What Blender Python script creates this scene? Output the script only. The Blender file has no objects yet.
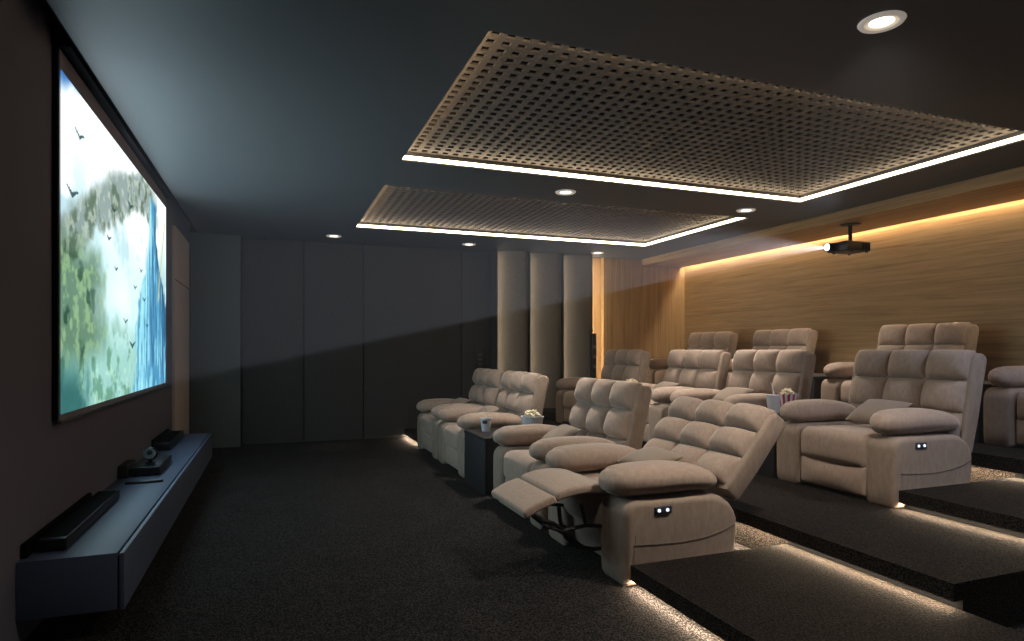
import bpy, bmesh, math, random
import numpy as np
from mathutils import Vector, Matrix, noise as mnoise
random.seed(7)
S = bpy.context.scene
COL = S.collection
PI = math.pi

# ------------------------------------------------------------------ materials
def lin(c):
    return tuple((x/12.92 if x <= .04045 else ((x+.055)/1.055)**2.4) for x in (v/255 for v in c)) + (1,)

def mat(name, rgb, rough=.6, metal=0, spec=.5, sheen=0, sheen_tint=None, emit=None, estr=0,
        noise=None, bump=None, coat=0):
    """noise=(scale, dark rgb, detail, stretch) mixes colour; bump=(scale, strength, distance, stretch)"""
    m = bpy.data.materials.new(name); m.use_nodes = True
    nt = m.node_tree; N = nt.nodes; L = nt.links
    b = N['Principled BSDF']
    b.inputs['Base Color'].default_value = lin(rgb)
    b.inputs['Roughness'].default_value = rough
    b.inputs['Metallic'].default_value = metal
    b.inputs['Specular IOR Level'].default_value = spec
    b.inputs['Sheen Weight'].default_value = sheen
    b.inputs['Sheen Roughness'].default_value = .35
    b.inputs['Coat Weight'].default_value = coat
    if sheen_tint: b.inputs['Sheen Tint'].default_value = lin(sheen_tint)
    if emit:
        b.inputs['Emission Color'].default_value = lin(emit); b.inputs['Emission Strength'].default_value = estr
    tc = None
    def coords(stretch):
        nonlocal tc
        if tc is None: tc = N.new('ShaderNodeNewGeometry')
        mp = N.new('ShaderNodeMapping'); mp.inputs['Scale'].default_value = stretch
        L.new(tc.outputs['Position'], mp.inputs['Vector']); return mp.outputs['Vector']
    if noise:
        sc, dark, det, st = noise
        n = N.new('ShaderNodeTexNoise'); n.inputs['Scale'].default_value = sc; n.inputs['Detail'].default_value = det
        n.inputs['Roughness'].default_value = .65
        L.new(coords(st), n.inputs['Vector'])
        r = N.new('ShaderNodeValToRGB')
        r.color_ramp.elements[0].position = .35; r.color_ramp.elements[1].position = .65
        r.color_ramp.elements[0].color = lin(dark); r.color_ramp.elements[1].color = lin(rgb)
        L.new(n.outputs['Fac'], r.inputs['Fac']); L.new(r.outputs['Color'], b.inputs['Base Color'])
    if bump:
        sc, s, d, st = bump
        n = N.new('ShaderNodeTexNoise'); n.inputs['Scale'].default_value = sc; n.inputs['Detail'].default_value = 3
        L.new(coords(st), n.inputs['Vector'])
        bp = N.new('ShaderNodeBump'); bp.inputs['Strength'].default_value = s; bp.inputs['Distance'].default_value = d
        L.new(n.outputs['Fac'], bp.inputs['Height']); L.new(bp.outputs['Normal'], b.inputs['Normal'])
    return m

def carpet_mat(name, light, dark, scale=170):
    m = mat(name, light, rough=.95, spec=.1)
    nt = m.node_tree; N = nt.nodes; L = nt.links; b = N['Principled BSDF']
    g = N.new('ShaderNodeNewGeometry')
    v = N.new('ShaderNodeTexVoronoi'); v.inputs['Scale'].default_value = scale
    L.new(g.outputs['Position'], v.inputs['Vector'])
    n2 = N.new('ShaderNodeTexNoise'); n2.inputs['Scale'].default_value = 3; L.new(g.outputs['Position'], n2.inputs['Vector'])
    mx = N.new('ShaderNodeMath'); mx.operation = 'MULTIPLY_ADD'
    L.new(v.outputs['Distance'], mx.inputs[0]); mx.inputs[1].default_value = 1.5; 
    sub = N.new('ShaderNodeMath'); sub.operation = 'MULTIPLY'; sub.inputs[1].default_value = .25
    L.new(n2.outputs['Fac'], sub.inputs[0]); L.new(sub.outputs[0], mx.inputs[2])
    r = N.new('ShaderNodeValToRGB')
    r.color_ramp.elements[0].position = .3; r.color_ramp.elements[1].position = 1.0
    r.color_ramp.elements[0].color = lin(light); r.color_ramp.elements[1].color = lin(dark)
    L.new(mx.outputs[0], r.inputs['Fac']); L.new(r.outputs['Color'], b.inputs['Base Color'])
    bp = N.new('ShaderNodeBump'); bp.inputs['Strength'].default_value = .9; bp.inputs['Distance'].default_value = .006
    bp.invert = True
    L.new(v.outputs['Distance'], bp.inputs['Height']); L.new(bp.outputs['Normal'], b.inputs['Normal'])
    return m

def wood_mat(name, a, bcol, c, stretch, rough=.5, scale=2.2):
    m = mat(name, a, rough=rough, spec=.35)
    nt = m.node_tree; N = nt.nodes; L = nt.links; b = N['Principled BSDF']
    g = N.new('ShaderNodeNewGeometry')
    mp = N.new('ShaderNodeMapping'); mp.inputs['Scale'].default_value = stretch
    L.new(g.outputs['Position'], mp.inputs['Vector'])
    n = N.new('ShaderNodeTexNoise'); n.inputs['Scale'].default_value = scale; n.inputs['Detail'].default_value = 8
    n.inputs['Roughness'].default_value = .72; n.inputs['Distortion'].default_value = .6
    L.new(mp.outputs['Vector'], n.inputs['Vector'])
    r = N.new('ShaderNodeValToRGB'); e = r.color_ramp.elements
    e[0].position = .30; e[0].color = lin(c); e[1].position = .68; e[1].color = lin(a)
    x = e.new(.5); x.color = lin(bcol)
    L.new(n.outputs['Fac'], r.inputs['Fac']); L.new(r.outputs['Color'], b.inputs['Base Color'])
    bp = N.new('ShaderNodeBump'); bp.inputs['Strength'].default_value = .15; bp.inputs['Distance'].default_value = .003
    L.new(n.outputs['Fac'], bp.inputs['Height']); L.new(bp.outputs['Normal'], b.inputs['Normal'])
    return m

def emis(name, rgb, strength):
    m = bpy.data.materials.new(name); m.use_nodes = True
    N = m.node_tree.nodes; L = m.node_tree.links; N.clear()
    o = N.new('ShaderNodeOutputMaterial'); e = N.new('ShaderNodeEmission')
    e.inputs['Color'].default_value = lin(rgb); e.inputs['Strength'].default_value = strength
    L.new(e.outputs[0], o.inputs[0]); return m

FAB = (168, 148, 134)
M = dict(  # shared materials
    fabric=mat('taupe fabric', FAB, .9, spec=.15, sheen=.7, sheen_tint=(235, 225, 210),
               noise=(55, (152, 131, 117), 5, (1, 1, .35)), bump=(420, .25, .0015, (1, 1, 1))),
    fabric_side=mat('taupe side fabric', (152, 135, 120), .92, spec=.1, sheen=.3, sheen_tint=(235, 225, 210),
               noise=(34, (140, 122, 108), 4, (1, 1, .4)), bump=(300, .3, .002, (1, 1, 1))),
    pillow=mat('cushion fabric', (140, 124, 110), .9, spec=.15, sheen=.35, bump=(350, .2, .0015, (1, 1, 1))),
    seam=mat('seam thread', (96, 80, 70), .9),
    dark=mat('recliner underside', (30, 27, 26), .8),
    black_metal=mat('black painted metal', (18, 18, 20), .4, metal=.6),
    black_plastic=mat('black plastic', (17, 18, 20), .35),
    matte_black=mat('matte black', (5, 5, 6), .8, spec=.1),
    grey_metal=mat('grey metal', (120, 124, 128), .35, metal=.8),
    carpet=carpet_mat('hall carpet', (76, 70, 68), (12, 11, 11), 120),
    step_carpet=carpet_mat('step carpet', (62, 53, 46), (9, 8, 7), 120),
    ceiling=mat('charcoal ceiling paint', (90, 92, 93), .55, spec=.35),
    wall=mat('dark grey wall paint', (120, 120, 136), .8, spec=.2, bump=(60, .1, .001, (1, 1, 1))),
    panel=mat('dark fabric wall panel', (72, 68, 66), .9, spec=.1, bump=(250, .3, .001, (1, 1, 3)),
              noise=(160, (63, 60, 58), 3, (1, 1, .3))),
    pale_panel=mat('grey green wall panel', (92, 98, 96), .8, spec=.2),
    fin=mat('beige woven panel', (124, 117, 106), .9, spec=.1, noise=(120, (106, 99, 88), 4, (1, 1, .6)),
            bump=(200, .35, .002, (1, 1, 1))),
    wood_h=wood_mat('oak horizontal', (186, 152, 108), (169, 136, 94), (136, 106, 70), (8, .45, 15)),
    wood_v=wood_mat('oak vertical', (186, 153, 111), (169, 137, 96), (140, 110, 75), (14, 10, .4)),
    white_door=mat('pale door paint', (226, 214, 208), .6),
    cabinet=mat('blue grey lacquer', (88, 100, 124), .45, spec=.4),
    table=mat('dark stained table', (36, 35, 36), .6, noise=(20, (28, 27, 28), 4, (8, 1, 1))),
    grille=mat('perforated sheet', (96, 90, 86), .6, spec=.3),
    trim_white_glow=mat('self lit white ring', (215, 210, 205), .5, emit=(230, 215, 200), estr=.28),  # slight emission stands in for light falling on the ring
    paper=mat('white paper cup', (205, 205, 208), .6),
    print=mat('dark print', (80, 56, 56), .6),
    straw=mat('clear straw', (225, 220, 212), .35),
    popcorn=mat('popcorn', (238, 228, 204), .85, noise=(70, (222, 200, 156), 3, (1, 1, 1))),
    red=mat('red stripe paper', (170, 38, 58), .6),
    led=emis('warm led', (255, 226, 184), 15),
    led_step=emis('warm step led', (255, 230, 196), 230),
    led_floor=emis('warm floor led', (255, 230, 196), 380),
    led_cove=emis('warm cove led', (255, 236, 206), 72),
    led_fin=emis('warm fin led', (255, 238, 215), 15),
    led_oak=emis('warm oak led', (255, 236, 205), 45),
    lamp=emis('downlight lens', (255, 240, 220), 8),
    plate=mat('control plate', (48, 52, 62), .4),
    reflector=mat('self glowing reflector', (225, 210, 190), .5, emit=(255, 232, 200), estr=.55),  # lamp light on the cone is put in as weak emission
    button=emis('white button', (225, 235, 255), 1.6),
    lens=emis('projector lens glow', (215, 232, 255), 30),
)

# ------------------------------------------------------------------ object helpers
def finish(bm, name, m, parent=None, smooth=True, angle=40):
    bmesh.ops.recalc_face_normals(bm, faces=bm.faces[:])
    me = bpy.data.meshes.new(name)
    for f in bm.faces: f.smooth = smooth
    if smooth:
        ca = math.radians(angle)
        for e in bm.edges:
            if len(e.link_faces) == 2 and e.calc_face_angle(0) > ca: e.smooth = False
    bm.to_mesh(me); bm.free()
    for x in (m if isinstance(m, list) else [m]): me.materials.append(x)
    o = bpy.data.objects.new(name, me); COL.objects.link(o)
    if parent: o.parent = parent
    return o

def tag(o, label=None, cat=None, group=None, kind=None):
    if label: o['label'] = label
    if cat: o['category'] = cat
    if group: o['group'] = group
    if kind: o['kind'] = kind
    return o

def thing(name, label, cat, loc=(0, 0, 0), group=None, rz=0):
    o = bpy.data.objects.new(name, None); COL.objects.link(o)
    o.empty_display_size = .1
    o.location = loc; o.rotation_euler = (0, 0, rz)
    return tag(o, label, cat, group)

def add_box(bm, x0, x1, y0, y1, z0, z1, bevel=0, seg=2, mi=0):
    r = bmesh.ops.create_cube(bm, size=1)
    vs = r['verts']
    for v in vs:
        v.co = Vector((x0+(v.co.x+.5)*(x1-x0), y0+(v.co.y+.5)*(y1-y0), z0+(v.co.z+.5)*(z1-z0)))
    fs = list({f for v in vs for f in v.link_faces})
    for f in fs: f.material_index = mi
    if bevel:
        es = list({e for v in vs for e in v.link_edges})
        bmesh.ops.bevel(bm, geom=es, offset=bevel, segments=seg, affect='EDGES', profile=.5)
    return vs

def box(name, x0, x1, y0, y1, z0, z1, m, parent=None, bevel=0, seg=2):
    bm = bmesh.new(); add_box(bm, x0, x1, y0, y1, z0, z1, bevel, seg)
    return finish(bm, name, m, parent, smooth=bevel > 0)

def add_tube(bm, pts, r, n=8, cap=True):
    pts = [Vector(p) for p in pts]; rings = []
    for i, p in enumerate(pts):
        t = (pts[min(i+1, len(pts)-1)]-pts[max(i-1, 0)]).normalized()
        a = t.cross(Vector((0, 0, 1)) if abs(t.z) < .9 else Vector((1, 0, 0))).normalized(); b = t.cross(a)
        rr = r[i] if isinstance(r, (list, tuple)) else r
        rings.append([bm.verts.new(p+a*rr*math.cos(2*PI*k/n)+b*rr*math.sin(2*PI*k/n)) for k in range(n)])
    for i in range(len(rings)-1):
        for k in range(n):
            bm.faces.new((rings[i][k], rings[i][(k+1) % n], rings[i+1][(k+1) % n], rings[i+1][k]))
    if cap: bm.faces.new(rings[0]); bm.faces.new(rings[-1])

def add_lathe(bm, prof, c=(0, 0, 0), n=24, wave=None, mi=None):
    rings = []
    for (r, z) in prof:
        ring = []
        for k in range(n):
            ring.append(bm.verts.new((c[0]+r*math.cos(2*PI*k/n), c[1]+r*math.sin(2*PI*k/n), c[2]+z)))
        rings.append(ring)
    for i in range(len(rings)-1):
        for k in range(n):
            f = bm.faces.new((rings[i][k], rings[i][(k+1) % n], rings[i+1][(k+1) % n], rings[i+1][k]))
            if mi: f.material_index = mi(k, i)
    if prof[0][0] > 1e-5: bm.faces.new(rings[0])
    if prof[-1][0] > 1e-5: bm.faces.new(rings[-1])

def axis_coords(h, r, k, m):
    th = [PI/4*(i/k) for i in range(k+1)]
    lo = [-(h-r)-r*math.tan(t) for t in reversed(th)]
    hi = [(h-r)+r*math.tan(t) for t in th]
    mid = [-(h-r)+2*(h-r)*i/m for i in range(1, m)]
    return lo+mid+hi

def rbox_bm(cx, cy, cz, hx, hy, hz, rx, ry=None, rz=None, k=4, m=6, fn=None):
    """closed rounded box; fn deforms local coordinates normalised to -1..1 -> returns offset"""
    ry = rx if ry is None else ry; rz = rx if rz is None else rz
    H = (hx, hy, hz); R = (min(rx, hx*.999), min(ry, hy*.999), min(rz, hz*.999))
    A = [axis_coords(H[i], R[i], k, m) for i in range(3)]
    bm = bmesh.new(); cache = {}
    def vert(q):
        key = tuple(round(t, 6) for t in q)
        if key in cache: return cache[key]
        inn = [max(-(H[i]-R[i]), min(H[i]-R[i], q[i])) for i in range(3)]
        d = [(q[i]-inn[i])/R[i] for i in range(3)]
        l = math.sqrt(sum(t*t for t in d))
        p = [inn[i]+(R[i]*d[i]/l if l > 1e-9 else 0) for i in range(3)]
        if fn: p = fn(p[0], p[1], p[2])
        v = bm.verts.new((cx+p[0], cy+p[1], cz+p[2])); cache[key] = v; return v
    for ax in range(3):
        u, w = (ax+1) % 3, (ax+2) % 3
        for sgn in (-1, 1):
            for i in range(len(A[u])-1):
                for j in range(len(A[w])-1):
                    q = []
                    for (a, b_) in ((i, j), (i+1, j), (i+1, j+1), (i, j+1)):
                        c = [0, 0, 0]; c[ax] = sgn*H[ax]; c[u] = A[u][a]; c[w] = A[w][b_]; q.append(vert(c))
                    if len(set(q)) == 4: bm.faces.new(q)
    return bm

def prism_bm(prof, y0, y1, bevel=.03, seg=5):
    """convex-ish profile in x,z extruded along y; rims rounded by insetting the outline"""
    n = len(prof)
    area = sum(prof[i][0]*prof[(i+1) % n][1]-prof[(i+1) % n][0]*prof[i][1] for i in range(n))
    sg = 1 if area > 0 else -1
    nor = []
    for i in range(n):
        a, b, c = Vector(prof[i-1]), Vector(prof[i]), Vector(prof[(i+1) % n])
        e1, e2 = (b-a).normalized(), (c-b).normalized()
        n1, n2 = Vector((-e1.y, e1.x))*sg, Vector((-e2.y, e2.x))*sg
        m = (n1+n2); m = m.normalized() if m.length > 1e-6 else n1
        nor.append(m/max(.6, m.dot(n1)))
    bm = bmesh.new(); rings = []
    sl = [(y0+bevel*(1-math.cos(PI/2*k/seg)), bevel*(1-math.sin(PI/2*k/seg))) for k in range(seg+1)]
    sl = sl+[(y1-(y-y0), d) for y, d in reversed(sl)]
    for y, d in sl:
        rings.append([bm.verts.new((p[0]+m.x*d, y, p[1]+m.y*d)) for p, m in zip(prof, nor)])
    for a in range(len(rings)-1):
        for i in range(n):
            bm.faces.new((rings[a][i], rings[a][(i+1) % n], rings[a+1][(i+1) % n], rings[a+1][i]))
    bm.faces.new(rings[0]); bm.faces.new(rings[-1])
    return bm

def arc(cx, cz, r, a0, a1, n):
    return [(cx+r*math.cos(math.radians(a0+(a1-a0)*i/n)), cz+r*math.sin(math.radians(a0+(a1-a0)*i/n))) for i in range(n+1)]

def dup(root, loc, label, group=None):
    r = root.copy(); COL.objects.link(r); r.location = loc; r['label'] = label
    if group: r['group'] = group
    for ch in list(root.children):
        c = ch.copy(); COL.objects.link(c); c.parent = r
        for g in list(ch.children):
            d = g.copy(); COL.objects.link(d); d.parent = c
    return r

def struct(o):
    o['kind'] = 'structure'; return o

# ------------------------------------------------------------------ room dimensions
SX = -.965; SY0, SY1 = 3.635, 6.835; SZ0, SZ1 = .935, 2.61   # projection screen
XL, XR = -1.0, 6.45
YN, YF = -1.8, 9.0
CH = 2.72
X1, X2, X3, X4 = 1.75, 2.74, 3.69, 4.77
Z1, Z2, Z3, Z4 = .12, .24, .36, .50
YA = 2.87          # edge between aisle steps and the seats
YB = 8.12          # same at the far aisle

struct(box('floor', XL-.1, XR+.1, YN-.1, YF+.3, -.1, 0, M['carpet']))
struct(box('wall_left', XL-.1, XL, YN-.1, YF+.3, 0, 3.0, M['wall']))
struct(box('wall_near', XL-.1, XR+.1, YN-.1, YN, 0, 3.0, M['wall']))
struct(box('wall_far', XL-.1, XR+.1, YF, YF+.1, 0, 3.0, M['panel']))
struct(box('wall_right', XR, XR+.1, YN-.1, YF+.1, 0, 3.0, M['wood_h']))

# ceiling with two lit recesses and the slot for the screen
REC = [(.93, 4.94, 2.76, 4.90), (.93, 4.98, 5.68, 7.79)]
bm = bmesh.new()
xs = [-.893, .93, 4.94, XR+.1]
def strip(x0, x1, y0, y1): add_box(bm, x0, x1, y0, y1, CH, CH+.3)
strip(-.893, .93, YN-.1, YF+.1)
strip(4.98, XR+.1, YN-.1, YF+.1)
strip(.93, 4.98, YN-.1, 2.76); strip(.93, 4.98, 4.90, 5.68); strip(.93, 4.98, 7.79, YF+.1)
strip(4.94, 4.98, 2.76, 4.90)
for x0, x1, y0, y1 in REC: add_box(bm, x0, x1, y0, y1, CH+.2, CH+.3)
add_box(bm, XL-.1, -.893, YN-.1, YF+.1, CH+.16, CH+.3)
struct(finish(bm, 'ceiling', M['ceiling'], smooth=False))
struct(box('trim_1', -.9, -.894, YN, YF, CH+.0, CH+.158, M['matte_black']))
struct(box('trim_2', XL, -.9, YN, YF, CH+.15, CH+.158, M['matte_black']))

# perforated ceiling panels
def ceiling_panel(r, label):
    x0, x1, y0, y1 = r
    t = thing('ceiling_panel', label, 'ceiling panel', ((x0+x1)/2, (y0+y1)/2, CH+.075), 'perforated ceiling panels')
    ox, oy = (x0+x1)/2, (y0+y1)/2
    p = .0835; hole = .046
    nx = int((x1-x0-.05)/p); ny = int((y1-y0-.04)/p)
    mx = ((x1-x0)-nx*p)/2; my = ((y1-y0)-ny*p)/2
    def lines(a0, a1, n, mg):
        v = [a0]
        for i in range(n):
            c = a0+mg+(i+.5)*p
            v += [c-hole/2, c+hole/2]
        return v+[a1]
    X = lines(x0+.004, x1-.004, nx, mx); Y = lines(y0+.004, y1-.004, ny, my)
    bm = bmesh.new()
    top = {}
    def vv(i, j, k):
        if (i, j, k) not in top: top[(i, j, k)] = bm.verts.new((X[i]-ox, Y[j]-oy, (.0, .012)[k]))
        return top[(i, j, k)]
    ishole = lambda i, j: 0 <= i < len(X)-1 and 0 <= j < len(Y)-1 and i % 2 == 1 and j % 2 == 1
    for i in range(len(X)-1):
        for j in range(len(Y)-1):
            if ishole(i, j):
                q = [(i, j), (i+1, j), (i+1, j+1), (i, j+1)]
                for a in range(4):
                    b = q[(a+1) % 4]
                    bm.faces.new((vv(*q[a], 0), vv(*b, 0), vv(*b, 1), vv(*q[a], 1)))
            else:
                bm.faces.new((vv(i, j, 0), vv(i+1, j, 0), vv(i+1, j+1, 0), vv(i, j+1, 0)))
                bm.faces.new((vv(i, j, 1), vv(i+1, j, 1), vv(i+1, j+1, 1), vv(i, j+1, 1)))
    finish(bm, 'perforated_sheet', M['grille'], t, smooth=False)
    box('backing', x0-ox+.004, x1-ox-.004, y0-oy+.004, y1-oy-.004, .03, .045, M['matte_black'], t)
    zb, zt = -.062, -.032; w = .003
    for (a, b, c, d) in ((x0, x1, y1-w, y1), (x1-w, x1, y0, y1), (x0, x1, y0, y0+w), (x0, x0+w, y0, y1)):
        e = .002
        tag(box('light_strip', max(a, x0+e)-ox, min(b, x1-e)-ox, max(c, y0+e)-oy, min(d, y1-e)-oy, zb, zt, M['led'], t), 'glowing warm white light strip')
    return t
ceiling_panel(REC[0], 'larger perforated ceiling panel nearer the viewer with warm light edge')
ceiling_panel(REC[1], 'farther perforated ceiling panel above the front rows by the dark far wall')

# wooden soffit and cove light along the back wall
struct(box('trim_3', 5.62, 6.385, YN, YF-.1, 2.615, CH, M['wood_h']))
tag(box('cove_light', 6.408, 6.442, YN+.01, YF-.125, 2.70, 2.712, M['led_cove']), 'warm cove light line along the top of the wood back wall', 'light strip')

# far wall: fabric panels, pale pier, lit fins, oak return
box_l = [(-.385, .375, 'dark fabric wall panel next to the pale pier'), (.39, 1.165, 'dark fabric wall panel, second from the pale pier'),
         (1.18, 2.585, 'widest dark fabric wall panel in the middle of the far wall'),
         (2.60, 3.045, 'narrow dark fabric wall panel carrying the wall control')]
for a, b, lab in box_l:
    tag(box('wall_panel', a, b, 8.965, 8.999, .002, CH-.003, M['panel'], bevel=.006), lab, 'wall panel', 'dark wall panels')
tag(box('wall_pier', XL+.002, -.40, 8.80, 8.999, .002, CH-.003, M['pale_panel'], bevel=.004), 'pale grey green pier in the far left corner', 'wall panel')
def fin(xa, xb, lab):
    t = thing('acoustic_fin', lab, 'wall panel', (xa, 8.9, 0), 'lit acoustic fins')
    bm = bmesh.new(); n = 14; fr = []; w = xb-xa
    for i in range(n+1):
        u = i/n
        x = .02+u*(w-.02)
        y = -.02-.17*math.sin(u*PI*.5)**.9+(.06*max(0, u-.85)/.15)
        fr.append((x, y))
    z0, z1 = .002, CH-.003
    lo = [bm.verts.new((x, y, z0)) for x, y in fr]+[bm.verts.new((w, .06, z0)), bm.verts.new((.05, .06, z0))]
    hi = [bm.verts.new((v.co.x, v.co.y, z1)) for v in lo]
    k = len(lo)
    for i in range(k): bm.faces.new((lo[i], lo[(i+1) % k], hi[(i+1) % k], hi[i]))
    bm.faces.new(lo); bm.faces.new(hi)
    finish(bm, 'fin_panel', M['fin'], t, angle=50)
    if xa > 3.2: box('edge_batten', -.019, -.010, -.185, .06, .002, CH-.003, M['panel'], t)
    tag(box('light_strip', -.006, .002, -.125, -.11, .05, CH-.05, M['led_fin'], t), 'warm glowing strip')
    return t
struct(box('trim_6', 3.052, 3.065, 8.70, 8.999, .002, CH-.003, M['panel']))
fin(3.08, 3.57, 'curved beige acoustic fin nearest the wall control, lit along its left edge')
fin(3.60, 4.12, 'middle of the three curved beige acoustic fins lit along the left edge')
fin(4.15, 4.66, 'curved beige acoustic fin next to the glowing oak strip')
struct(box('trim_4', 4.915, 6.449, 8.88, 8.999, .002, CH-.001, M['wood_v']))
struct(box('trim_5', 4.68, 4.91, 8.96, 8.999, .002, CH-.002, M['wood_v']))
tag(box('light_strip', 4.676, 4.684, 8.82, 8.84, .03, CH-.03, M['led_oak']), 'vertical warm light strip beside the oak return wall', 'light strip')

# pale door on the left wall
d = struct(box('door_1', XL, XL+.03, 7.47, 8.66, .0, 2.56, M['white_door'], bevel=.003))
box('door_gap', XL+.0295, XL+.0315, 7.47, 8.66, 1.985, 1.993, M['dark'], d)

# ------------------------------------------------------------------ stepped platforms with lights under the nosing
LIP = .042
def platform(name, x0, x1, y0, y1, z0, z1, lip, seats=False):
    """carpeted box with an undercut riser; lip is the height where the nosing starts"""
    bm = bmesh.new()
    add_box(bm, x0, x1, y0, y1, lip, z1)
    if seats:
        add_box(bm, x0+.06, x1, YA, YB, z0, lip+.001)
        for a, b in ((YB, y1), (y0, YA)):
            add_box(bm, x0+.06, x0+.066, a, b, z0, lip+.001, mi=1); add_box(bm, x0+.066, x1, a, b, z0, lip+.001)
    else:
        add_box(bm, x0+.06, x0+.066, y0, y1, z0, lip+.001, mi=1); add_box(bm, x0+.066, x1, y0, y1, z0, lip+.001)
    return struct(finish(bm, name, [M['step_carpet'], M['matte_black']], smooth=False))
def step_light(x, y0, y1, z, lab, m='led_step'):
    bm = bmesh.new()
    q = [bm.verts.new(p) for p in ((x+.003, y0, z+LIP-.0003), (x+.003, y1, z+LIP-.0003), (x+.018, y1, z+LIP-.0003), (x+.018, y0, z+LIP-.0003))]
    bm.faces.new(q)
    return tag(finish(bm, 'step_light', M[m], smooth=False), lab, 'light strip', 'step lights')
platform('floor', X1, X2+.05, .9, YA, 0, Z1, LIP)
platform('floor', X2, 6.449, 1.87, YF-.13, 0, Z2, Z1+LIP, True)
platform('floor', X3, X4+.05, 1.87, YA, Z2, Z3, Z2+LIP)
platform('floor', X4, 6.449, 1.87, YF-.13, Z2, Z4, Z3+LIP, True)
platform('floor', X1, X2+.05, YB, YF-.04, 0, Z1, LIP)
platform('floor', X3, X4+.05, YB, YF-.13, Z2, Z3, Z2+LIP)
step_light(X1, .92, YA, .0, 'warm light line under the lowest step nearest the viewer')
step_light(X2, 1.89, YA, Z1, 'warm light line under the second step in the near aisle')
step_light(X2, YA+.01, YB, Z1, 'warm light line under the platform edge behind the front row', 'led_floor')
step_light(X3, 1.89, YA, Z2, 'warm light line under the third step beside the second row armchair')
step_light(X4, 1.89, YA, Z3, 'warm light line under the top step at the right edge')
step_light(X4, YA+.01, YB, Z3, 'warm light line under the platform edge behind the second row', 'led_floor')
step_light(X1, YB+.01, YF-.05, .0, 'short warm light line under the far end step by the dark wall')

# ------------------------------------------------------------------ recliners
W = 1.02; HW = W/2; AW = .225
ARM_PROF = ([(.012, 0), (.0, .02), (-.004, .10), (-.006, .25), (-.004, .36)] + arc(.082, .366, .086, 178, 92, 8) +
            [(.25, .452), (.45, .452), (.56, .448), (.625, .428), (.68, .392), (.715, .345), (.732, .30), (.730, .25),
             (.718, .12), (.704, .0)])
def arm_mesh():
    return prism_bm(ARM_PROF, -AW/2, AW/2, .04, 6)
def pad_bm():
    def fn(x, y, z):
        u = x/.36
        z2 = z*(1-.32*max(0, u)**2-.12*max(0, -u)**2) if z > 0 else z*(1-.35*max(0, u))
        sag = -.034*max(0, u)**1.6-.016*max(0, -u-.35)**1.5+.004
        yy = y*(1-.13*max(0, u)**2.2-.30*max(0, -u)**2.6)
        wr = (.0035*math.sin(u*34+y*18)+.002*math.sin(u*61-y*30))*max(0, abs(u)-.5)*2
        return (x, yy, z2+sag+wr)
    return rbox_bm(.325, 0, .535, .355, .124, .082, .14, .10, .078, k=6, m=12, fn=fn)
def seat_bm(recl=False):
    w = HW-AW-.004
    def fn(x, y, z):
        v = y/w
        top = .022*(1-v*v) if z > 0 else 0
        fr = 0
        if x < -.2: fr = -.030*(1-abs(v)**3)*max(0, 1-abs(z/.14)**2)
        lean = -.02*x if z > 0 else 0
        return (x+fr, y, z+top+lean)
    return rbox_bm(.335, 0, .313, .325, w, .117, .07, .04, .07, k=5, m=8, fn=fn)
def leg_panel_bm():
    w = HW-AW-.004
    def fn(x, y, z):
        v = y/w
        return (x-.026*(1-abs(v)**3)*(1-abs(z/.09)**2) if x < 0 else x, y, z)
    return rbox_bm(.078, 0, .126, .06, w, .102, .03, .03, .022, k=4, m=8, fn=fn)
BW = .478
def shell_bm():
    # local: x = thickness (0 = rear face, negative toward the front), z = along the back
    prof = [(-.12, -.06), (-.02, -.075), (-.004, -.04), (.004, .2), (.0, .45)] + arc(-.05, .58, .052, 0, 90, 5) + [(-.10, .625), (-.13, .58), (-.125, .3), (-.12, .05)]
    return prism_bm(prof, -BW, BW, .022, 3)
def tufts_bm():
    bm = bmesh.new()
    zs = [-.03, .205, .425, .640]      # row seams
    ys = [-BW+.028, -.150, .150, BW-.028]
    n = 12
    def cells(a):
        out = []
        for i in range(len(a)-1):
            for k in range(n): out.append((a[i]+(a[i+1]-a[i])*(.5-.5*math.cos(PI*k/n))*1.0, i))
        out.append((a[-1], len(a)-2)); return out
    Zs, Ys = cells(zs), cells(ys)
    front = []
    for z, i in Zs:
        row = []
        r = (z-(zs[i]+zs[i+1])/2)/((zs[i+1]-zs[i])/2)
        for y, j in Ys:
            c = (y-(ys[j]+ys[j+1])/2)/((ys[j+1]-ys[j])/2)
            b = max(0, (1-abs(c)**2.8))**.5*max(0, (1-abs(r)**2.8))**.5
            # pillows hang: fuller low in each row
            b *= (1-.10*r)
            dep = .105 if i else .085
            t = -.11-dep*b
            zz = z-.012*b*(1 if i < 2 else .2)*(1-r) + (.012*b if i == 2 and r > .2 else 0)
            row.append(bm.verts.new((t, y, zz)))
        front.append(row)
    for a in range(len(front)-1):
        for b in range(len(front[0])-1):
            bm.faces.new((front[a][b], front[a][b+1], front[a+1][b+1], front[a+1][b]))
    # rim back to the shell
    R, C = len(front), len(front[0])
    loop = [front[0][b] for b in range(C)]+[front[a][C-1] for a in range(1, R)]+[front[R-1][b] for b in range(C-2, -1, -1)]+[front[a][0] for a in range(R-2, 0, -1)]
    back = [bm.verts.new((-.06, v.co.y, v.co.z-(.0 if v.co.z < .6 else .02))) for v in loop]
    k = len(loop)
    for i in range(k): bm.faces.new((loop[i], loop[(i+1) % k], back[(i+1) % k], back[i]))
    bm.faces.new(back)
    return bm

ME = {}
def mesh_once(key, fnc, m, name, parent):
    if key in ME:
        o = bpy.data.objects.new(name, ME[key]); COL.objects.link(o); o.parent = parent; return o
    o = finish(fnc(), name, m, parent, angle=50); ME[key] = o.data; return o

def seam_tube(pts, y):
    bm = bmesh.new(); add_tube(bm, [(x, y, z) for x, z in pts], .0028, 6); return bm

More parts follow.
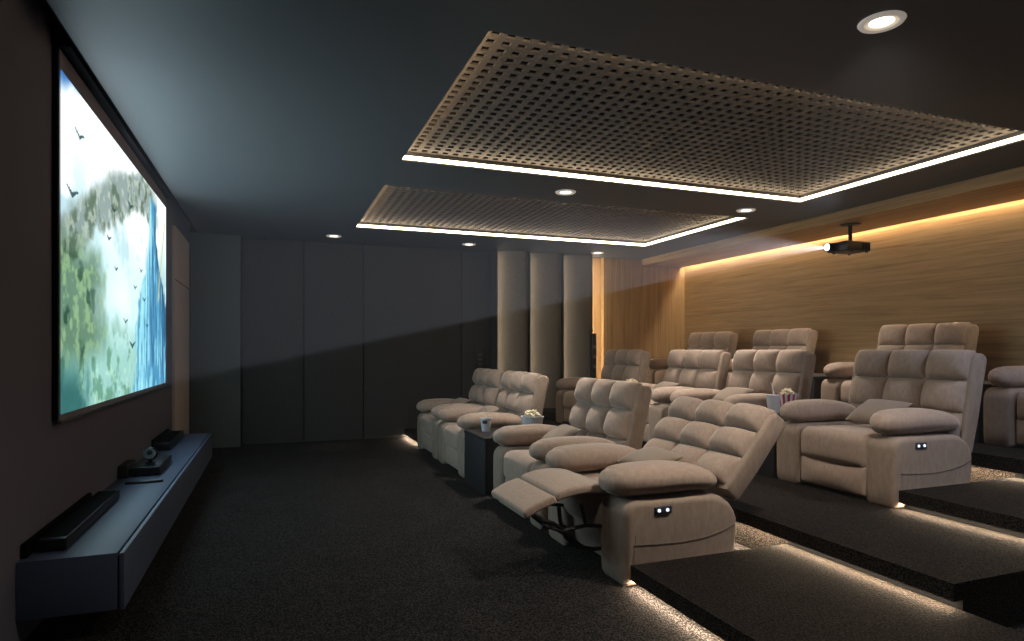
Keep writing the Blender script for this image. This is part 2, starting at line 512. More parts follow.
def make_recliner(label, reclined=False):
    t = thing('recliner_chair', label, 'armchair', (0, 0, 0), 'beige recliner chairs')
    for s in (-1, 1):
        a = mesh_once('arm', arm_mesh, M['fabric_side'], 'arm', t); a.location = (0, s*(HW-AW/2), 0)
        yo = s*(AW/2)
        sm = mesh_once('seam%d' % s, lambda: seam_tube([(.045, .222), (.2, .212), (.36, .208), (.50, .218), (.61, .238), (.70, .268)], yo), M['seam'], 'seam', a)
        p = mesh_once('pad', pad_bm, M['fabric'], 'arm_pad', t); p.location = (0, s*(HW-AW/2-.005), 0)
        if s < 0:
            def cp():
                bm = bmesh.new(); add_box(bm, -.050, .050, -.006, .004, -.019, .019, .003, 2); return bm
            c = mesh_once('ctrl', cp, M['plate'], 'control_panel', a); c.location = (.225, -AW/2, .393)
            tag(c, 'dark control plate with two lit buttons')
            for dx in (-.026, .026):
                def bt():
                    bm = bmesh.new(); bmesh.ops.create_cone(bm, cap_ends=True, segments=14, radius1=.0095, radius2=.008, depth=.004)
                    bmesh.ops.rotate(bm, verts=bm.verts[:], matrix=Matrix.Rotation(PI/2, 3, 'X')); return bm
                # buttons are joined to the plate as sub-parts of the arm
                q = mesh_once('btn', bt, M['button'], 'button', a); q.location = (.225+dx, -AW/2-.008, .393)
                tag(q, 'white lit button')
    def under():
        bm = bmesh.new(); add_box(bm, .09, .66, -HW+AW, HW-AW, .03, .20); return bm
    mesh_once('under', under, M['dark'], 'base', t)
    mesh_once('seat', seat_bm, M['fabric'], 'seat', t)
    lp = mesh_once('legp', leg_panel_bm, M['fabric'], 'front_panel', t)
    b = mesh_once('shell', shell_bm, M['fabric_side'], 'backrest', t)
    tf = mesh_once('tufts', tufts_bm, M['fabric'], 'tufted_cushion', b)
    if not reclined:
        b.location = (.79, 0, .355); b.rotation_euler = (0, math.radians(13), 0)
    else:
        b.location = (.795, 0, .42); b.rotation_euler = (0, math.radians(40), 0); b.scale = (1, 1, .81)
        for c in t.children:
            if c.name.split('.')[0] in ('arm', 'arm_pad'): c.scale = (1, 1.3, 1); c.location.y *= .915
            if c.name.split('.')[0] == 'arm_pad': c.location.x -= .03
        lp.scale = (1, 1, 2); lp.location = (.05, 0, -.02)
        fr = HW-AW-.01
        # raised leg rest, two hinged cushions
        def leaf(a, c, th, bul, name):
            ax, az = a; dx, dz = c[0]-a[0], c[1]-a[1]; L = math.hypot(dx, dz)
            def fn(x, y, z):
                u = x/(L/2); v = y/fr
                return (x, y, z+(bul*(1-u*u)*(1-.25*v*v) if z > 0 else bul*.75*(1-u*u)))
            bm = rbox_bm(0, 0, 0, L/2, fr, th/2, .02, .02, .018, k=3, m=10, fn=fn)
            o = finish(bm, name, M['fabric'], t, angle=60)
            o.location = ((a[0]+c[0])/2, 0, (a[1]+c[1])/2)
            o.rotation_euler = (0, -math.atan2(dz, dx), 0)
            return o
        leaf((-.285, .445), (.05, .455), .05, .035, 'leg_rest')
        leaf((-.475, .362), (-.285, .436), .05, .012, 'foot_flap')
        for s in (-1, 1):
            bm = bmesh.new()
            y = s*.24
            for (pts, r) in (([(.08, .13), (-.05, .135), (-.15, .16), (-.22, .22), (-.25, .31), (-.26, .39)], .012),
                             ([(.10, .25), (-.10, .275), (-.25, .26), (-.36, .30)], .011),
                             ([(-.12, .15), (-.22, .25), (-.30, .31), (-.37, .33)], .010),
                             ([(-.10, .275), (-.13, .40)], .010)):
                # flat steel bars
                P = [Vector((x, y+s*(.012 if r < .0115 else 0), z)) for x, z in pts]
                # resample
                Q = []
                for i in range(len(P)-1):
                    for k in range(4): Q.append(P[i].lerp(P[i+1], k/4))
                Q.append(P[-1])
                add_tube(bm, Q, r, 6)
            tag(finish(bm, 'linkage', M['black_metal'], t), 'black metal leg rest linkage')
        box('cross_bar', -.245, -.225, -.25, .25, .235, .255, M['black_metal'], t)
        tag(box('fabric_tag', -.484, -.478, .13, .17, .348, .362, M['black_plastic'], t), 'small dark cloth tag')
    return t

proto = make_recliner('upright beige recliner directly beside the reclined chair in the front row')
ROW = [  # front-of-arm X, centre Y, floor z, label
    (1.72, 4.50, 0, 'upright beige recliner directly beside the reclined chair in the front row'),
    (1.72, 6.38, 0, 'beige front row recliner just beyond the dark table with the cup'),
    (1.72, 7.48, 0, 'beige front row recliner at the far end near the dark wall'),
    (3.66, 3.37, Z2, 'large beige recliner at the near end of the second row, beside the striped popcorn bucket'),
    (3.70, 4.86, Z2, 'second row beige recliner behind the white cup and striped bucket'),
    (3.68, 5.98, Z2, 'second row beige recliner, third from the near aisle'),
    (3.68, 7.52, Z2, 'beige recliner at the far end of the second row, beside a bowl of popcorn'),
    (5.26, 2.86, Z4, 'beige back row recliner cut off by the right edge, only its arm and front seen'),
    (5.26, 4.45, Z4, 'beige back row recliner behind the large second row chair'),
    (5.26, 6.32, Z4, 'beige back row recliner below the projector, second from the far end'),
    (5.26, 7.72, Z4, 'beige back row recliner at the far end by the oak return wall'),
]
CH_OBJ = []
for i, (x, y, z, lab) in enumerate(ROW):
    if i == 0:
        proto.location = (x, y, z); CH_OBJ.append(proto)
    else: CH_OBJ.append(dup(proto, (x, y, z), lab))
rec = make_recliner('beige recliner tipped back with raised leg rest, nearest the viewer', True)
rec.location = (1.72, 3.38, 0)

# loose cushions on the seats
def cushion_mesh():
    bm = bmesh.new(); n = 18; hw, hh, T = .185, .135, .05
    g = {}
    for side in (0, 1):
        for i in range(n+1):
            for j in range(n+1):
                u = -1+2*i/n; v = -1+2*j/n
                edge = i in (0, n) or j in (0, n)
                if side and edge: g[(1, i, j)] = g[(0, i, j)]; continue
                th = T*max(0, (1-abs(u)**2.6))**.55*max(0, (1-abs(v)**2.6))**.55
                th += .004*math.sin(5*u+3*v)*(1-u*u)*(1-v*v)
                pin = 1-.07*(1-abs(v)**2)*abs(u)**4; pin2 = 1-.07*(1-abs(u)**2)*abs(v)**4
                g[(side, i, j)] = bm.verts.new((u*hw*pin, v*hh*pin2, th*(1 if side == 0 else -1)))
    for side in (0, 1):
        for i in range(n):
            for j in range(n):
                q = [g[(side, i, j)], g[(side, i+1, j)], g[(side, i+1, j+1)], g[(side, i, j+1)]]
                if len(set(q)) == 4: bm.faces.new(q)
    return bm
cush0 = None
def cushion(x, y, z, rot, lab):
    global cush0
    if cush0 is None:
        cush0 = finish(cushion_mesh(), 'cushion', M['pillow'], None, angle=80); o = cush0
    else:
        o = cush0.copy(); COL.objects.link(o)
    o.location = (x, y, z); o.rotation_euler = rot
    tag(o, lab, 'cushion', 'small loose cushions')
R = math.radians
def cush_on(cx, cy, cz, lab, dx=.40, dy=.0, tilt=30, spin=90):
    cushion(cx+dx, cy+dy, cz+.565, (R(tilt), 0, R(spin+180)), lab)
names = ['the front row upright recliner beside the reclined chair', 'the front row recliner beyond the table with the cup', 'the far end front row recliner',
         'the large near end second row recliner', 'the second row recliner behind the striped bucket', 'the third second row recliner from the near aisle']
for i in range(6):
    x, y, z, _ = ROW[i]
    cush_on(x, y, z, 'small taupe cushion lying on '+names[i], dx=.40, dy=(-.06 if i == 3 else .05), tilt=32, spin=90+(i*7 % 5-2)*3)
cush_on(1.73, 3.37, 0, 'small taupe cushion on the seat of the tipped back recliner', dx=.47, dy=.02, tilt=16)

# ------------------------------------------------------------------ side tables, cups and popcorn
def table(x0, x1, y0, y1, z, h, lab):
    t = thing('side_table', lab, 'side table', ((x0+x1)/2, (y0+y1)/2, z), 'dark side tables')
    cx, cy = (x0+x1)/2, (y0+y1)/2
    hx, hy = (x1-x0)/2, (y1-y0)/2
    box('table_top', -hx, hx, -hy, hy, h-.03, h, M['table'], t, .004)
    bm = bmesh.new()
    add_box(bm, -hx+.004, -hx+.03, -hy+.004, hy-.004, .0, h-.031, .002)
    for s in (-1, 1):
        a, b = (-hy+.004, -hy+.03) if s < 0 else (hy-.03, hy-.004)
        add_box(bm, -hx+.03, hx-.004, a, b, .0, h-.031, .002)
    add_box(bm, -hx+.03, hx-.004, -hy+.03, hy-.03, .05, .075)
    finish(bm, 'table_body', M['table'], t)
    return t
table(1.69, 2.50, 5.13, 5.76, 0, .49, 'dark side table in the front row holding a cup and a popcorn bowl')
table(3.66, 4.44, 3.90, 4.33, Z2, .49, 'dark side table in the second row holding a cup and striped bucket')
table(3.66, 4.44, 6.54, 6.98, Z2, .49, 'dark side table between the two far second row recliners')
table(5.25, 6.05, 3.40, 3.90, Z4, .47, 'dark side table in the back row behind the large recliner')
table(5.25, 6.05, 5.02, 5.66, Z4, .47, 'dark side table in the back row left of the middle recliner')

def cup(x, y, z, r, h, lab, printed=True):
    t = thing('drink_cup', lab, 'cup', (x, y, z), 'paper cups')
    bm = bmesh.new()
    add_lathe(bm, [(r*.72, 0), (r*.74, .003), (r*.98, h-.008), (r*1.05, h-.006), (r*1.05, h), (r*.96, h), (r*.93, h-.012), (.0001, h-.014)], n=28)
    finish(bm, 'cup_body', M['paper'], t, angle=50)
    bm = bmesh.new()
    vs = []
    if not printed: bm.free()
    for k in range(7 if printed else 0):
        a = R(-150+k*9)
        vs.append([bm.verts.new(((r*(.74+.24*q/h)+.0015)*math.cos(a), (r*(.74+.24*q/h)+.0015)*math.sin(a), q)) for q in (h*.60, h*.86)])
    for k in range(6 if printed else 0): bm.faces.new((vs[k][0], vs[k+1][0], vs[k+1][1], vs[k][1]))
    if printed: tag(finish(bm, 'printed_mark', M['print'], t), 'dark printed mark')
    bm = bmesh.new(); add_tube(bm, [(r*.2, 0, h-.03), (r*.05, 0, h+.03), (-r*.25, .01, h+.10)], .0042, 8)
    finish(bm, 'straw', M['straw'], t)
    return t
cup(1.85, 5.58, .49, .053, .122, 'white paper cup with straw on the front row table')
cup(3.85, 4.10, Z2+.49, .056, .145, 'white paper cup with straw beside the striped popcorn bucket', False)

def kernels(bm, r, z, n, seed, dome=.03):
    rnd = random.Random(seed)
    for i in range(n):
        a = rnd.random()*2*PI; q = r*math.sqrt(rnd.random())
        c = Vector((q*math.cos(a), q*math.sin(a), z+dome*(1-(q/r)**2)+rnd.uniform(-.006, .012)))
        for k in range(3):
            o = Vector((rnd.uniform(-1, 1), rnd.uniform(-1, 1), rnd.uniform(-1, 1)))*.008
            bmesh.ops.create_icosphere(bm, subdivisions=1, radius=rnd.uniform(.008, .013), matrix=Matrix.Translation(c+o))
def popcorn(x, y, z, r, seed, lab, n=70, dome=.03):
    bm = bmesh.new(); kernels(bm, r, 0, n, seed, dome)
    o = finish(bm, 'popcorn', M['popcorn'], None, angle=180); o.location = (x, y, z)
    return tag(o, lab, 'popcorn', kind='stuff')
def bowl(x, y, z, lab, h=1):
    bm = bmesh.new()
    add_lathe(bm, [(.078, 0), (.082, .004), (.104, .132), (.109, .134), (.109, .140), (.101, .140), (.096, .10), (.0001, .095)], n=32)
    o = finish(bm, 'popcorn_bowl', M['paper'], None, angle=50); o.location = (x, y, z); o.scale = (1, 1, h)
    return tag(o, lab, 'bowl', 'white popcorn bowls')
bowl(2.25, 5.42, .49, 'white paper bowl of popcorn on the front row table')
popcorn(2.25, 5.42, .637, .070, 3, 'heaped popcorn in the white bowl on the front row table', 85, .035)
bowl(4.13, 6.76, Z2+.49, 'white bowl of popcorn on the second row table, mostly hidden behind a chair', .78)
popcorn(4.13, 6.76, Z2+.605, .068, 5, 'popcorn showing above the front chair back in the second row', 85, .03)
t = thing('popcorn_bucket', 'red and white striped popcorn bucket on the second row table', 'popcorn bucket', (4.06, 4.16, Z2+.49))
bm = bmesh.new(); n = 48
rings = []
for (r, z) in ((.058, 0), (.075, .10), (.083, .148)):
    rings.append([bm.verts.new((r*math.cos(2*PI*k/n), r*math.sin(2*PI*k/n), z+(.010*math.cos(2*PI*k/n*12) if z > .14 else 0))) for k in range(n)])
for i in range(2):
    for k in range(n):
        f = bm.faces.new((rings[i][k], rings[i][(k+1) % n], rings[i+1][(k+1) % n], rings[i+1][k]))
        f.material_index = (k//2) % 2
bm.faces.new(rings[0])
o = finish(bm, 'striped_tub', [M['paper'], M['red']], t)
popcorn(4.06, 4.16, Z2+.49+.135, .066, 9, 'popcorn heaped in the red and white striped bucket', 60, .035)

# ------------------------------------------------------------------ downlights
def downlight(x, y, lab):
    t = thing('downlight', lab, 'ceiling light', (x, y, CH), 'round recessed downlights')
    bm = bmesh.new()
    add_lathe(bm, [(.068, -.007), (.074, -.012), (.090, -.010), (.097, -.0005)], n=36)
    for f in [f for f in bm.faces if len(f.verts) > 4]: bm.faces.remove(f)
    finish(bm, 'trim_ring', M['trim_white_glow'], t, angle=60)
    bm = bmesh.new()
    add_lathe(bm, [(.0001, -.002), (.05, -.0022)], n=32)
    for f in [f for f in bm.faces if len(f.verts) > 4]: bm.faces.remove(f)
    tag(finish(bm, 'lens', M['lamp'], t), 'glowing lens')
    bm = bmesh.new()
    add_lathe(bm, [(.05, -.0022), (.058, -.008), (.068, -.0072)], n=32)
    for f in [f for f in bm.faces if len(f.verts) > 4]: bm.faces.remove(f)
    tag(finish(bm, 'reflector', M['reflector'], t, angle=80), 'cream reflector with a soft glow of its own')
    return t
DL = [(2.55, 2.06, 'large looking round downlight nearest the viewer at the top right'),
      (2.55, 5.33, 'round downlight between the two perforated panels, left of its pair'),
      (4.66, 5.35, 'round downlight between the two perforated panels, nearer the projector'),
      (.73, 8.45, 'round downlight above the dark far wall left of the perforated panel'),
      (2.55, 8.45, 'round downlight above the narrow dark panel with the wall control'),
      (4.60, 8.50, 'round downlight above the glowing oak strip')]
def spot(name, loc, power, size, blend, col, radius=.05, rot=(0, 0, 0)):
    l = bpy.data.lights.new(name, 'SPOT'); l.energy = power; l.spot_size = R(size); l.spot_blend = blend
    l.color = col; l.shadow_soft_size = radius
    o = bpy.data.objects.new(name, l); COL.objects.link(o); o.location = loc; o.rotation_euler = rot
    return o
WARM = (1.0, .91, .80)
for i, (x, y, lab) in enumerate(DL):
    downlight(x, y, lab)
    if i < 3: spot('downlight_or_fill_lamp', (x, y, CH-.03), 190, 120, .8, WARM, .06)
    else: spot('downlight_or_fill_lamp', (x, y, CH-.03), 45, 20, 1.0, (1, .93, .82), .02)
# light the bright picture throws into the room
def area(name, loc, rot, sx, sy, power, col):
    l = bpy.data.lights.new(name, 'AREA'); l.shape = 'RECTANGLE'; l.size = sx; l.size_y = sy; l.energy = power; l.color = col
    o = bpy.data.objects.new(name, l); COL.objects.link(o); o.location = loc; o.rotation_euler = rot; return o
area('screen_glow', (-.95, 5.2, 1.77), (0, -PI/2, 0), 1.6, 3.1, 38, (.62, .86, 1.0))
al = spot('cool_side_fill', (5.0, .2, CH-.04), 130, 62, .8, (.66, .76, 1.0), .1, (0, 0, 0))  # unseen cool fill lamp added to light the large recliner's near side
al.rotation_euler = (Vector((4.3, 3.0, .6))-Vector(al.location)).to_track_quat('-Z', 'Y').to_euler()
# unseen fill spots added outside the frame, roughly continuing the downlight grid
for x, y, c_ in ((4.66, 2.06, (.62, .74, 1)), (.73, 2.06, WARM), (2.55, -.6, WARM), (4.66, -.6, (.62, .74, 1))):
    spot('downlight_or_fill_lamp', (x, y, CH-.03), 70 if c_ is not WARM else 32, 120, .8, c_, .06)

# ------------------------------------------------------------------ projector on its pole
t = thing('projector', 'black ceiling projector with bright bluish lens hung from the wood soffit', 'projector', (5.88, 5.13, 2.36))
bm = bmesh.new(); add_box(bm, -.19, .15, -.13, .14, -.05, .05, .012, 3)
finish(bm, 'housing', M['black_plastic'], t)
bm = bmesh.new(); add_lathe(bm, [(.105, .252), (.105, .246), (.02, .238), (.02, .052), (.045, .048)], n=20); finish(bm, 'ceiling_pole', M['black_metal'], t)
bm = bmesh.new(); add_lathe(bm, [(.0, 0)] and [(.045, 0), (.045, .074), (.036, .074), (.034, .05)], n=24)
for f in [f for f in bm.faces if len(f.verts) > 4]: bm.faces.remove(f)
bmesh.ops.rotate(bm, verts=bm.verts[:], matrix=Matrix.Rotation(-PI/2, 3, 'Y')); bmesh.ops.translate(bm, verts=bm.verts[:], vec=(-.19, .07, 0))
finish(bm, 'lens_barrel', M['black_metal'], t)
bm = bmesh.new()      # lens face with the small gate the picture is thrown through
lx = 5.62-5.88
kg = .035/(5.655-SX)      # gate scaled to the screen
gy0, gy1, gz0, gz1 = (SY0+.02-5.20)*kg, (SY1-.02-5.20)*kg, (SZ0+.02-2.36)*kg, (SZ1-.01-2.36)*kg
rim = [(.033*math.cos(2*PI*k/32), .033*math.sin(2*PI*k/32)) for k in range(32)]
def gate(cy, cz):
    m_ = max(abs(cy), abs(cz)) or 1
    qy, qz = cy/m_, cz/m_
    return ((gy0+gy1)/2+qy*(gy1-gy0)/2, (gz0+gz1)/2+qz*(gz1-gz0)/2)
A_ = [bm.verts.new((lx, .07+a, b)) for a, b in rim]; B_ = [bm.verts.new((lx, .07+gate(a, b)[0], gate(a, b)[1])) for a, b in rim]
for k in range(32): bm.faces.new((A_[k], A_[(k+1) % 32], B_[(k+1) % 32], B_[k]))
tag(finish(bm, 'lens', M['lens'], t), 'bright bluish white lens')
for dx in (-.12, .11):
    for dy in (-.11, .11):
        bm = bmesh.new(); add_lathe(bm, [(.014, -.065), (.014, -.05)], n=12)
        bmesh.ops.translate(bm, verts=bm.verts[:], vec=(dx, dy, 0)); finish(bm, 'foot', M['black_plastic'], t)
bm = bmesh.new()
for k in range(6): add_box(bm, .02+k*.02, .03+k*.02, -.133, -.129, -.03, .03)
tag(finish(bm, 'vent_grille', M['matte_black'], t, smooth=False), 'dark side vent slots')

# ------------------------------------------------------------------ projection screen

t = thing('projection_screen', 'wide glowing projection screen showing a misty jungle, on the left wall', 'projection screen', (SX, (SY0+SY1)/2, SZ0))
cy = (SY0+SY1)/2
box('screen_frame', -.034, -.012, SY0-cy-.006, SY1-cy+.006, -.03, 2.708-SZ0, M['matte_black'], t)
tag(box('screen_fabric', -.011, -.004, SY0-cy-.005, SY1-cy+.005, -.03, 2.708-SZ0, mat('screen border', (150, 142, 148), .8), t), 'plain grey screen border')
tag(box('housing', -.033, .05, SY0-cy-.03, SY1-cy+.03, 2.71-SZ0, 2.79-SZ0, M['matte_black'], t, .006), 'black roller housing')
tag(box('weight_bar', -.013, .006, SY0-cy-.005, SY1-cy+.005, -.048, -.028, M['grey_metal'], t, .003), 'pale bottom bar')

def vnoise(u, v, f, seed):
    x = u*f; y = v*f
    xi = np.floor(x).astype(int); yi = np.floor(y).astype(int); xf = x-xi; yf = y-yi
    def h(a, b):
        n = np.sin(a*127.1+b*311.7+seed*74.7)*43758.5453
        return n-np.floor(n)
    sx = xf*xf*(3-2*xf); sy = yf*yf*(3-2*yf)
    return (h(xi, yi)*(1-sx)+h(xi+1, yi)*sx)*(1-sy)+(h(xi, yi+1)*(1-sx)+h(xi+1, yi+1)*sx)*sy
def fbm(u, v, f, seed, oct=5):
    s = 0; a = .5; t_ = 0
    for i in range(oct):
        s = s+a*vnoise(u, v, f*2**i, seed+i); t_ += a; a *= .5
    return s/t_
def paint(u, v):
    """u 0 near edge .. 1 far edge, v 0 bottom .. 1 top; a misty valley with a mossy arch and a blue rock spire"""
    A = 1.9
    c = np.zeros(u.shape+(3,))
    def mix(col, m):
        nonlocal c
        m = np.clip(m, 0, 1)[..., None]; c = c*(1-m)+np.array(col, float)/255*m
    ss = lambda a, b, x: (lambda t: t*t*(3-2*t))(np.clip((x-a)/(b-a), 0, 1))
    n1 = fbm(u*A, v, 5, 1); n2 = fbm(u*A, v, 14, 5); n3 = fbm(u*A, v, 30, 9)
    mix((186, 218, 224), np.ones(u.shape))
    mix((246, 252, 252), ss(.35, .75, v+.35*(n1-.5))*(.95))
    mix((70, 120, 178), ss(.94, 1.0, v-.35*u+.10*(n1-.5))*(u < .2))
    # hazy blue cliffs left
    mix((150, 190, 200), ss(.5, .62, n1)*ss(.95, .5, v)*.7)
    # mossy arch: band along a curve
    arch = .50+.42*np.sin(np.clip(u/.95, 0, 1)*PI*.62)
    dist = (v-arch+.10*(n1-.5)+.06*(n2-.5))
    band = ss(.12, .06, np.abs(dist))*ss(.92, .7, u)
    mix((140, 156, 152), band*.92)
    mix((98, 116, 96), band*ss(.5, .62, n2)*.8)
    mix((196, 206, 196), band*ss(.52, .66, n3)*.6)
    # mist hole glowing
    hole = np.exp(-(((u-.42)/.20)**2+((v-.40)/.17)**2)*1.2)
    mix((226, 248, 246), hole*.95)
    # lower valley greens
    low = ss(.34, .12, v+.18*(n1-.5))
    mix((150, 196, 184), low*.75)
    mix((104, 150, 128), low*ss(.48, .62, n2)*.8)
    mix((186, 224, 206), low*ss(.56, .7, n3)*.6)
    # dark foliage left
    fol = ss(.30, .12, u+.16*(n1-.5)+.12*(n2-.5))*ss(.60, .42, v+.14*(n2-.5))*ss(.10, .22, v+.1*(n1-.5))
    mix((92, 122, 96), fol*.8)
    mix((150, 182, 140), fol*ss(.5, .64, n3)*.8)
    mix((42, 70, 58), fol*ss(.56, .68, n2)*.7)
    l2 = ss(.2, .05, u+.2*(n2-.5))*ss(.2, .05, v)
    mix((40, 92, 92), l2*.8)
    # blue rock spire on the right
    half = .05+.20*ss(.80, .25, v)+.05*ss(.3, 0, v)
    cx = .78+.05*(1-v)+.04*(fbm(u*0, v, 4, 3)-.5)
    e = (u-cx)/half+.45*(n2-.5)
    sp = ss(1.05, .85, np.abs(e))*ss(.97, .90, v+.05*(n1-.5))
    mix((84, 150, 184), sp)
    mix((164, 224, 236), sp*ss(-.1, -.8, e)*.85)
    mix((44, 78, 106), sp*ss(.25, .9, e)*.8)
    streak = fbm(u*A*2.5, v*.45, 14, 21)
    mix((180, 232, 240), sp*ss(.55, .68, streak)*.6)
    mix((50, 100, 138), sp*ss(.45, .33, streak)*.55)
    # slanting pale vine
    vine = ss(.010, .004, np.abs(u-(.86+.115*(v-.45)/.45)))*ss(.42, .46, v)*ss(.93, .88, v)
    mix((206, 190, 120), vine*.9)
    # birds
    for (bx, by, s) in ((.06, .66, .030), (.34, .72, .022), (.50, .80, .026), (.30, .60, .02), (.55, .46, .02), (.66, .42, .02),
                        (.45, .30, .022), (.70, .30, .018), (.10, .86, .026), (.36, .50, .016), (.52, .20, .03), (.62, .55, .018)):
        dx = (u-bx)/s; dy = (v-by)/s*.55
        bird = (np.abs(dy-.5*np.abs(dx)+.12*dx*dx) < .16*(1.1-np.abs(dx)*.8)) & (np.abs(dx) < 1.1)
        mix((44, 70, 74), bird*.8)
    return c
nu, nv = 230, 230
uu, vvv = np.meshgrid(np.linspace(0, 1, nu), np.linspace(0, 1, nv))
cols = paint(uu, vvv)
verts = [(0, (SY0+(SY1-SY0)*a)-cy, b*(SZ1-SZ0)) for b in np.linspace(0, 1, nv) for a in np.linspace(0, 1, nu)]
faces = [(j*nu+i, j*nu+i+1, (j+1)*nu+i+1, (j+1)*nu+i) for j in range(nv-1) for i in range(nu-1)]
me = bpy.data.meshes.new('projected_picture'); me.from_pydata(verts, [], faces)
ca = me.color_attributes.new('picture', 'FLOAT_COLOR', 'POINT')
flat = cols.reshape(-1, 3)
lin_ = np.where(flat <= .04045, flat/12.92, ((flat+.055)/1.055)**2.4)
ca.data.foreach_set('color', np.concatenate([lin_, np.ones((len(lin_), 1))], 1).astype(np.float32).ravel())
pm = bpy.data.materials.new('projected picture'); pm.use_nodes = True
N = pm.node_tree.nodes; L = pm.node_tree.links; N.clear()
o_ = N.new('ShaderNodeOutputMaterial'); e_ = N.new('ShaderNodeEmission'); a_ = N.new('ShaderNodeAttribute'); a_.attribute_name = 'picture'
g_ = N.new('ShaderNodeGamma'); g_.inputs['Gamma'].default_value = 1.15; L.new(a_.outputs['Color'], g_.inputs['Color']); L.new(g_.outputs['Color'], e_.inputs['Color']); e_.inputs['Strength'].default_value = 1.35; L.new(e_.outputs[0], o_.inputs[0])
me.materials.append(pm)
o = bpy.data.objects.new('projected_picture', me); COL.objects.link(o); o.parent = t
tag(o, 'misty jungle valley with mossy arch, birds and blue rock spire')

# ------------------------------------------------------------------ media cabinet and what stands on it
CZ = .367
t = thing('media_cabinet', 'long low blue grey wall cabinet floating under the projection screen', 'media cabinet', (-.8, 5.3, .12))
box('cabinet_body', -.199, .165, 3.17-5.3, 7.38-5.3, 0, CZ-.12, M['cabinet'], t, .003)
tag(box('front_panel', .172, .192, 3.17-5.3, 7.38-5.3, -.004, CZ-.122, M['cabinet'], t, .003), 'front panel behind a dark shadow gap')
box('gap_backing', .164, .1725, 3.175-5.3, 7.375-5.3, .004, CZ-.135, M['matte_black'], t)

t = thing('soundbar', 'long black soundbar at the near end of the cabinet', 'soundbar', (-.905, 3.82, CZ), 'black soundbars')
box('bar_body', -.055, .055, -.54, .50, .004, .056, M['black_plastic'], t, .008, 3)
box('rear_plate', -.09, -.070, -.60, .42, .0, .062, M['matte_black'], t, .002)
box('grille', -.048, .048, -.5, .46, .0555, .058, M['matte_black'], t)
box('foot', -.04, .04, -.5, .46, 0, .006, M['matte_black'], t)
t = thing('soundbar', 'shorter black soundbar at the far end of the cabinet by the pale door', 'soundbar', (-.92, 6.66, CZ), 'black soundbars')
box('bar_body', -.05, .075, -.46, .46, .004, .07, M['black_plastic'], t, .008, 3)
box('rear_plate', -.075, -.056, -.40, .46, .0, .09, M['matte_black'], t, .002)
box('grille', -.04, .065, -.42, .42, .0695, .072, M['matte_black'], t)
box('foot', -.04, .06, -.42, .42, 0, .006, M['matte_black'], t)
t = thing('media_player', 'flat black media player in the middle of the cabinet', 'media player', (-.85, 5.28, CZ))
box('case', -.082, .105, -.27, .27, .008, .062, M['black_plastic'], t, .004)
tag(box('display', -.06, .06, -.272, -.269, .024, .044, mat('dark glass', (28, 34, 44), .1), t), 'dark glass display')
for dx in (-.06, .08):
    for dy in (-.22, .22): box('foot', dx-.012, dx+.012, dy-.012, dy+.012, 0, .009, M['matte_black'], t)
t = thing('desk_camera', 'small round black gadget standing on the flat media player', 'camera', (-.83, 5.18, CZ+.062))
bm = bmesh.new(); add_lathe(bm, [(.035, 0), (.033, .008), (.012, .014), (.010, .03)], n=20); finish(bm, 'stand', M['black_plastic'], t)
bm = bmesh.new(); bmesh.ops.create_uvsphere(bm, u_segments=24, v_segments=14, radius=.048)
for v in bm.verts: v.co.y *= .85
bmesh.ops.translate(bm, verts=bm.verts[:], vec=(0, 0, .07)); finish(bm, 'head', M['black_plastic'], t)
bm = bmesh.new(); add_lathe(bm, [(.038, .0), (.038, .008), (.028, .008), (.024, .002), (.0001, .002)], n=24)
bmesh.ops.rotate(bm, verts=bm.verts[:], matrix=Matrix.Rotation(PI/2-.25, 3, 'X')); bmesh.ops.translate(bm, verts=bm.verts[:], vec=(0, -.036, .075))
tag(finish(bm, 'lens_ring', M['grey_metal'], t), 'metal ring around the lens')
t = thing('remote_control', 'slim remote control lying flat in front of the media player', 'remote control', (-.80, 4.77, CZ), rz=R(4))
box('body', -.11, .11, -.022, .022, 0, .014, M['black_plastic'], t, .004)
tag(box('key_plate', .0, .10, -.015, .015, .0135, .0155, M['grey_metal'], t), 'silver key plate')
t = thing('router_box', 'small dark upright box against the wall behind the media player', 'box', (-.968, 5.12, CZ))
box('case', -.03, .03, -.14, .14, 0, .085, mat('dark olive plastic', (44, 44, 38), .6), t, .005)
box('socket_panel', .0295, .032, -.10, .0, .02, .05, M['matte_black'], t)

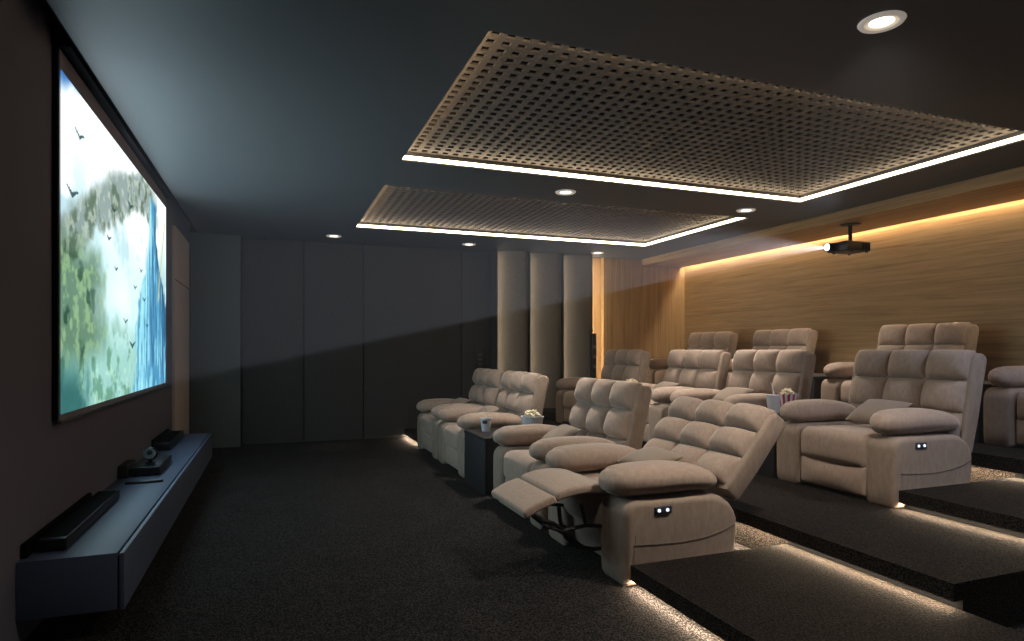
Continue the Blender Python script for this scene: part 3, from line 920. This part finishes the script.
# wall devices on the far wall
t = thing('wall_control', 'black wall control plate on the narrow dark panel', 'control panel', (2.87, 8.963, 1.10))
box('plate', -.09, .09, -.03, .0, -.13, .14, M['black_plastic'], t, .005)
for k in range(3): tag(box('key', -.03, .03, -.034, -.029, -.08+k*.07, -.05+k*.07, mat('grey key', (70, 70, 72), .5), t), 'grey key')
t = thing('wall_speaker', 'slim tall black speaker between the last fin and the oak strip', 'speaker', (4.625, 8.70, Z2))
box('cabinet', -.035, .035, -.06, .0, .0, 1.26, M['black_plastic'], t, .006)
for k in range(3):
    bm = bmesh.new(); add_lathe(bm, [(.026, 0), (.026, .004), (.022, .002), (.0001, -.004)], n=18)
    bmesh.ops.rotate(bm, verts=bm.verts[:], matrix=Matrix.Rotation(PI/2, 3, 'X')); bmesh.ops.translate(bm, verts=bm.verts[:], vec=(0, -.06, .75+k*.15))
    tag(finish(bm, 'driver', M['grey_metal'], t), 'round grey driver')

# ------------------------------------------------------------------ camera and render look
cam = bpy.data.cameras.new('camera'); co = bpy.data.objects.new('camera', cam); COL.objects.link(co)
co.location = (0, 0, 1.25); co.rotation_euler = (PI/2, 0, -math.atan2(238.5, 631))
cam.sensor_width = 36; cam.lens = 631/1024*36; cam.shift_y = 29/1024; cam.clip_start = .05
S.camera = co

w = bpy.data.worlds.new('world'); S.world = w; w.use_nodes = True
w.node_tree.nodes['Background'].inputs['Color'].default_value = (.01, .01, .012, 1)
vs = w.node_tree.nodes.new('ShaderNodeVolumeScatter'); vs.inputs['Density'].default_value = .0022; vs.inputs['Color'].default_value = (.95, .97, 1, 1)
w.node_tree.links.new(vs.outputs[0], w.node_tree.nodes['World Output'].inputs['Volume'])
# narrow projector beam through the hazy air
beam = spot('projector_beam', (5.655, 5.20, 2.36), 15000, 36, .1, (.78, .84, 1.0), .00006, (0, 0, 0))
beam.rotation_euler = (Vector((SX, 5.2, 1.77))-Vector(beam.location)).to_track_quat('-Z', 'Y').to_euler()
S.view_settings.view_transform = 'Standard'
S.view_settings.look = 'None'
S.view_settings.exposure = 0
S.cycles.use_denoising = True
S.cycles.max_bounces = 8
S.cycles.sample_clamp_indirect = 6
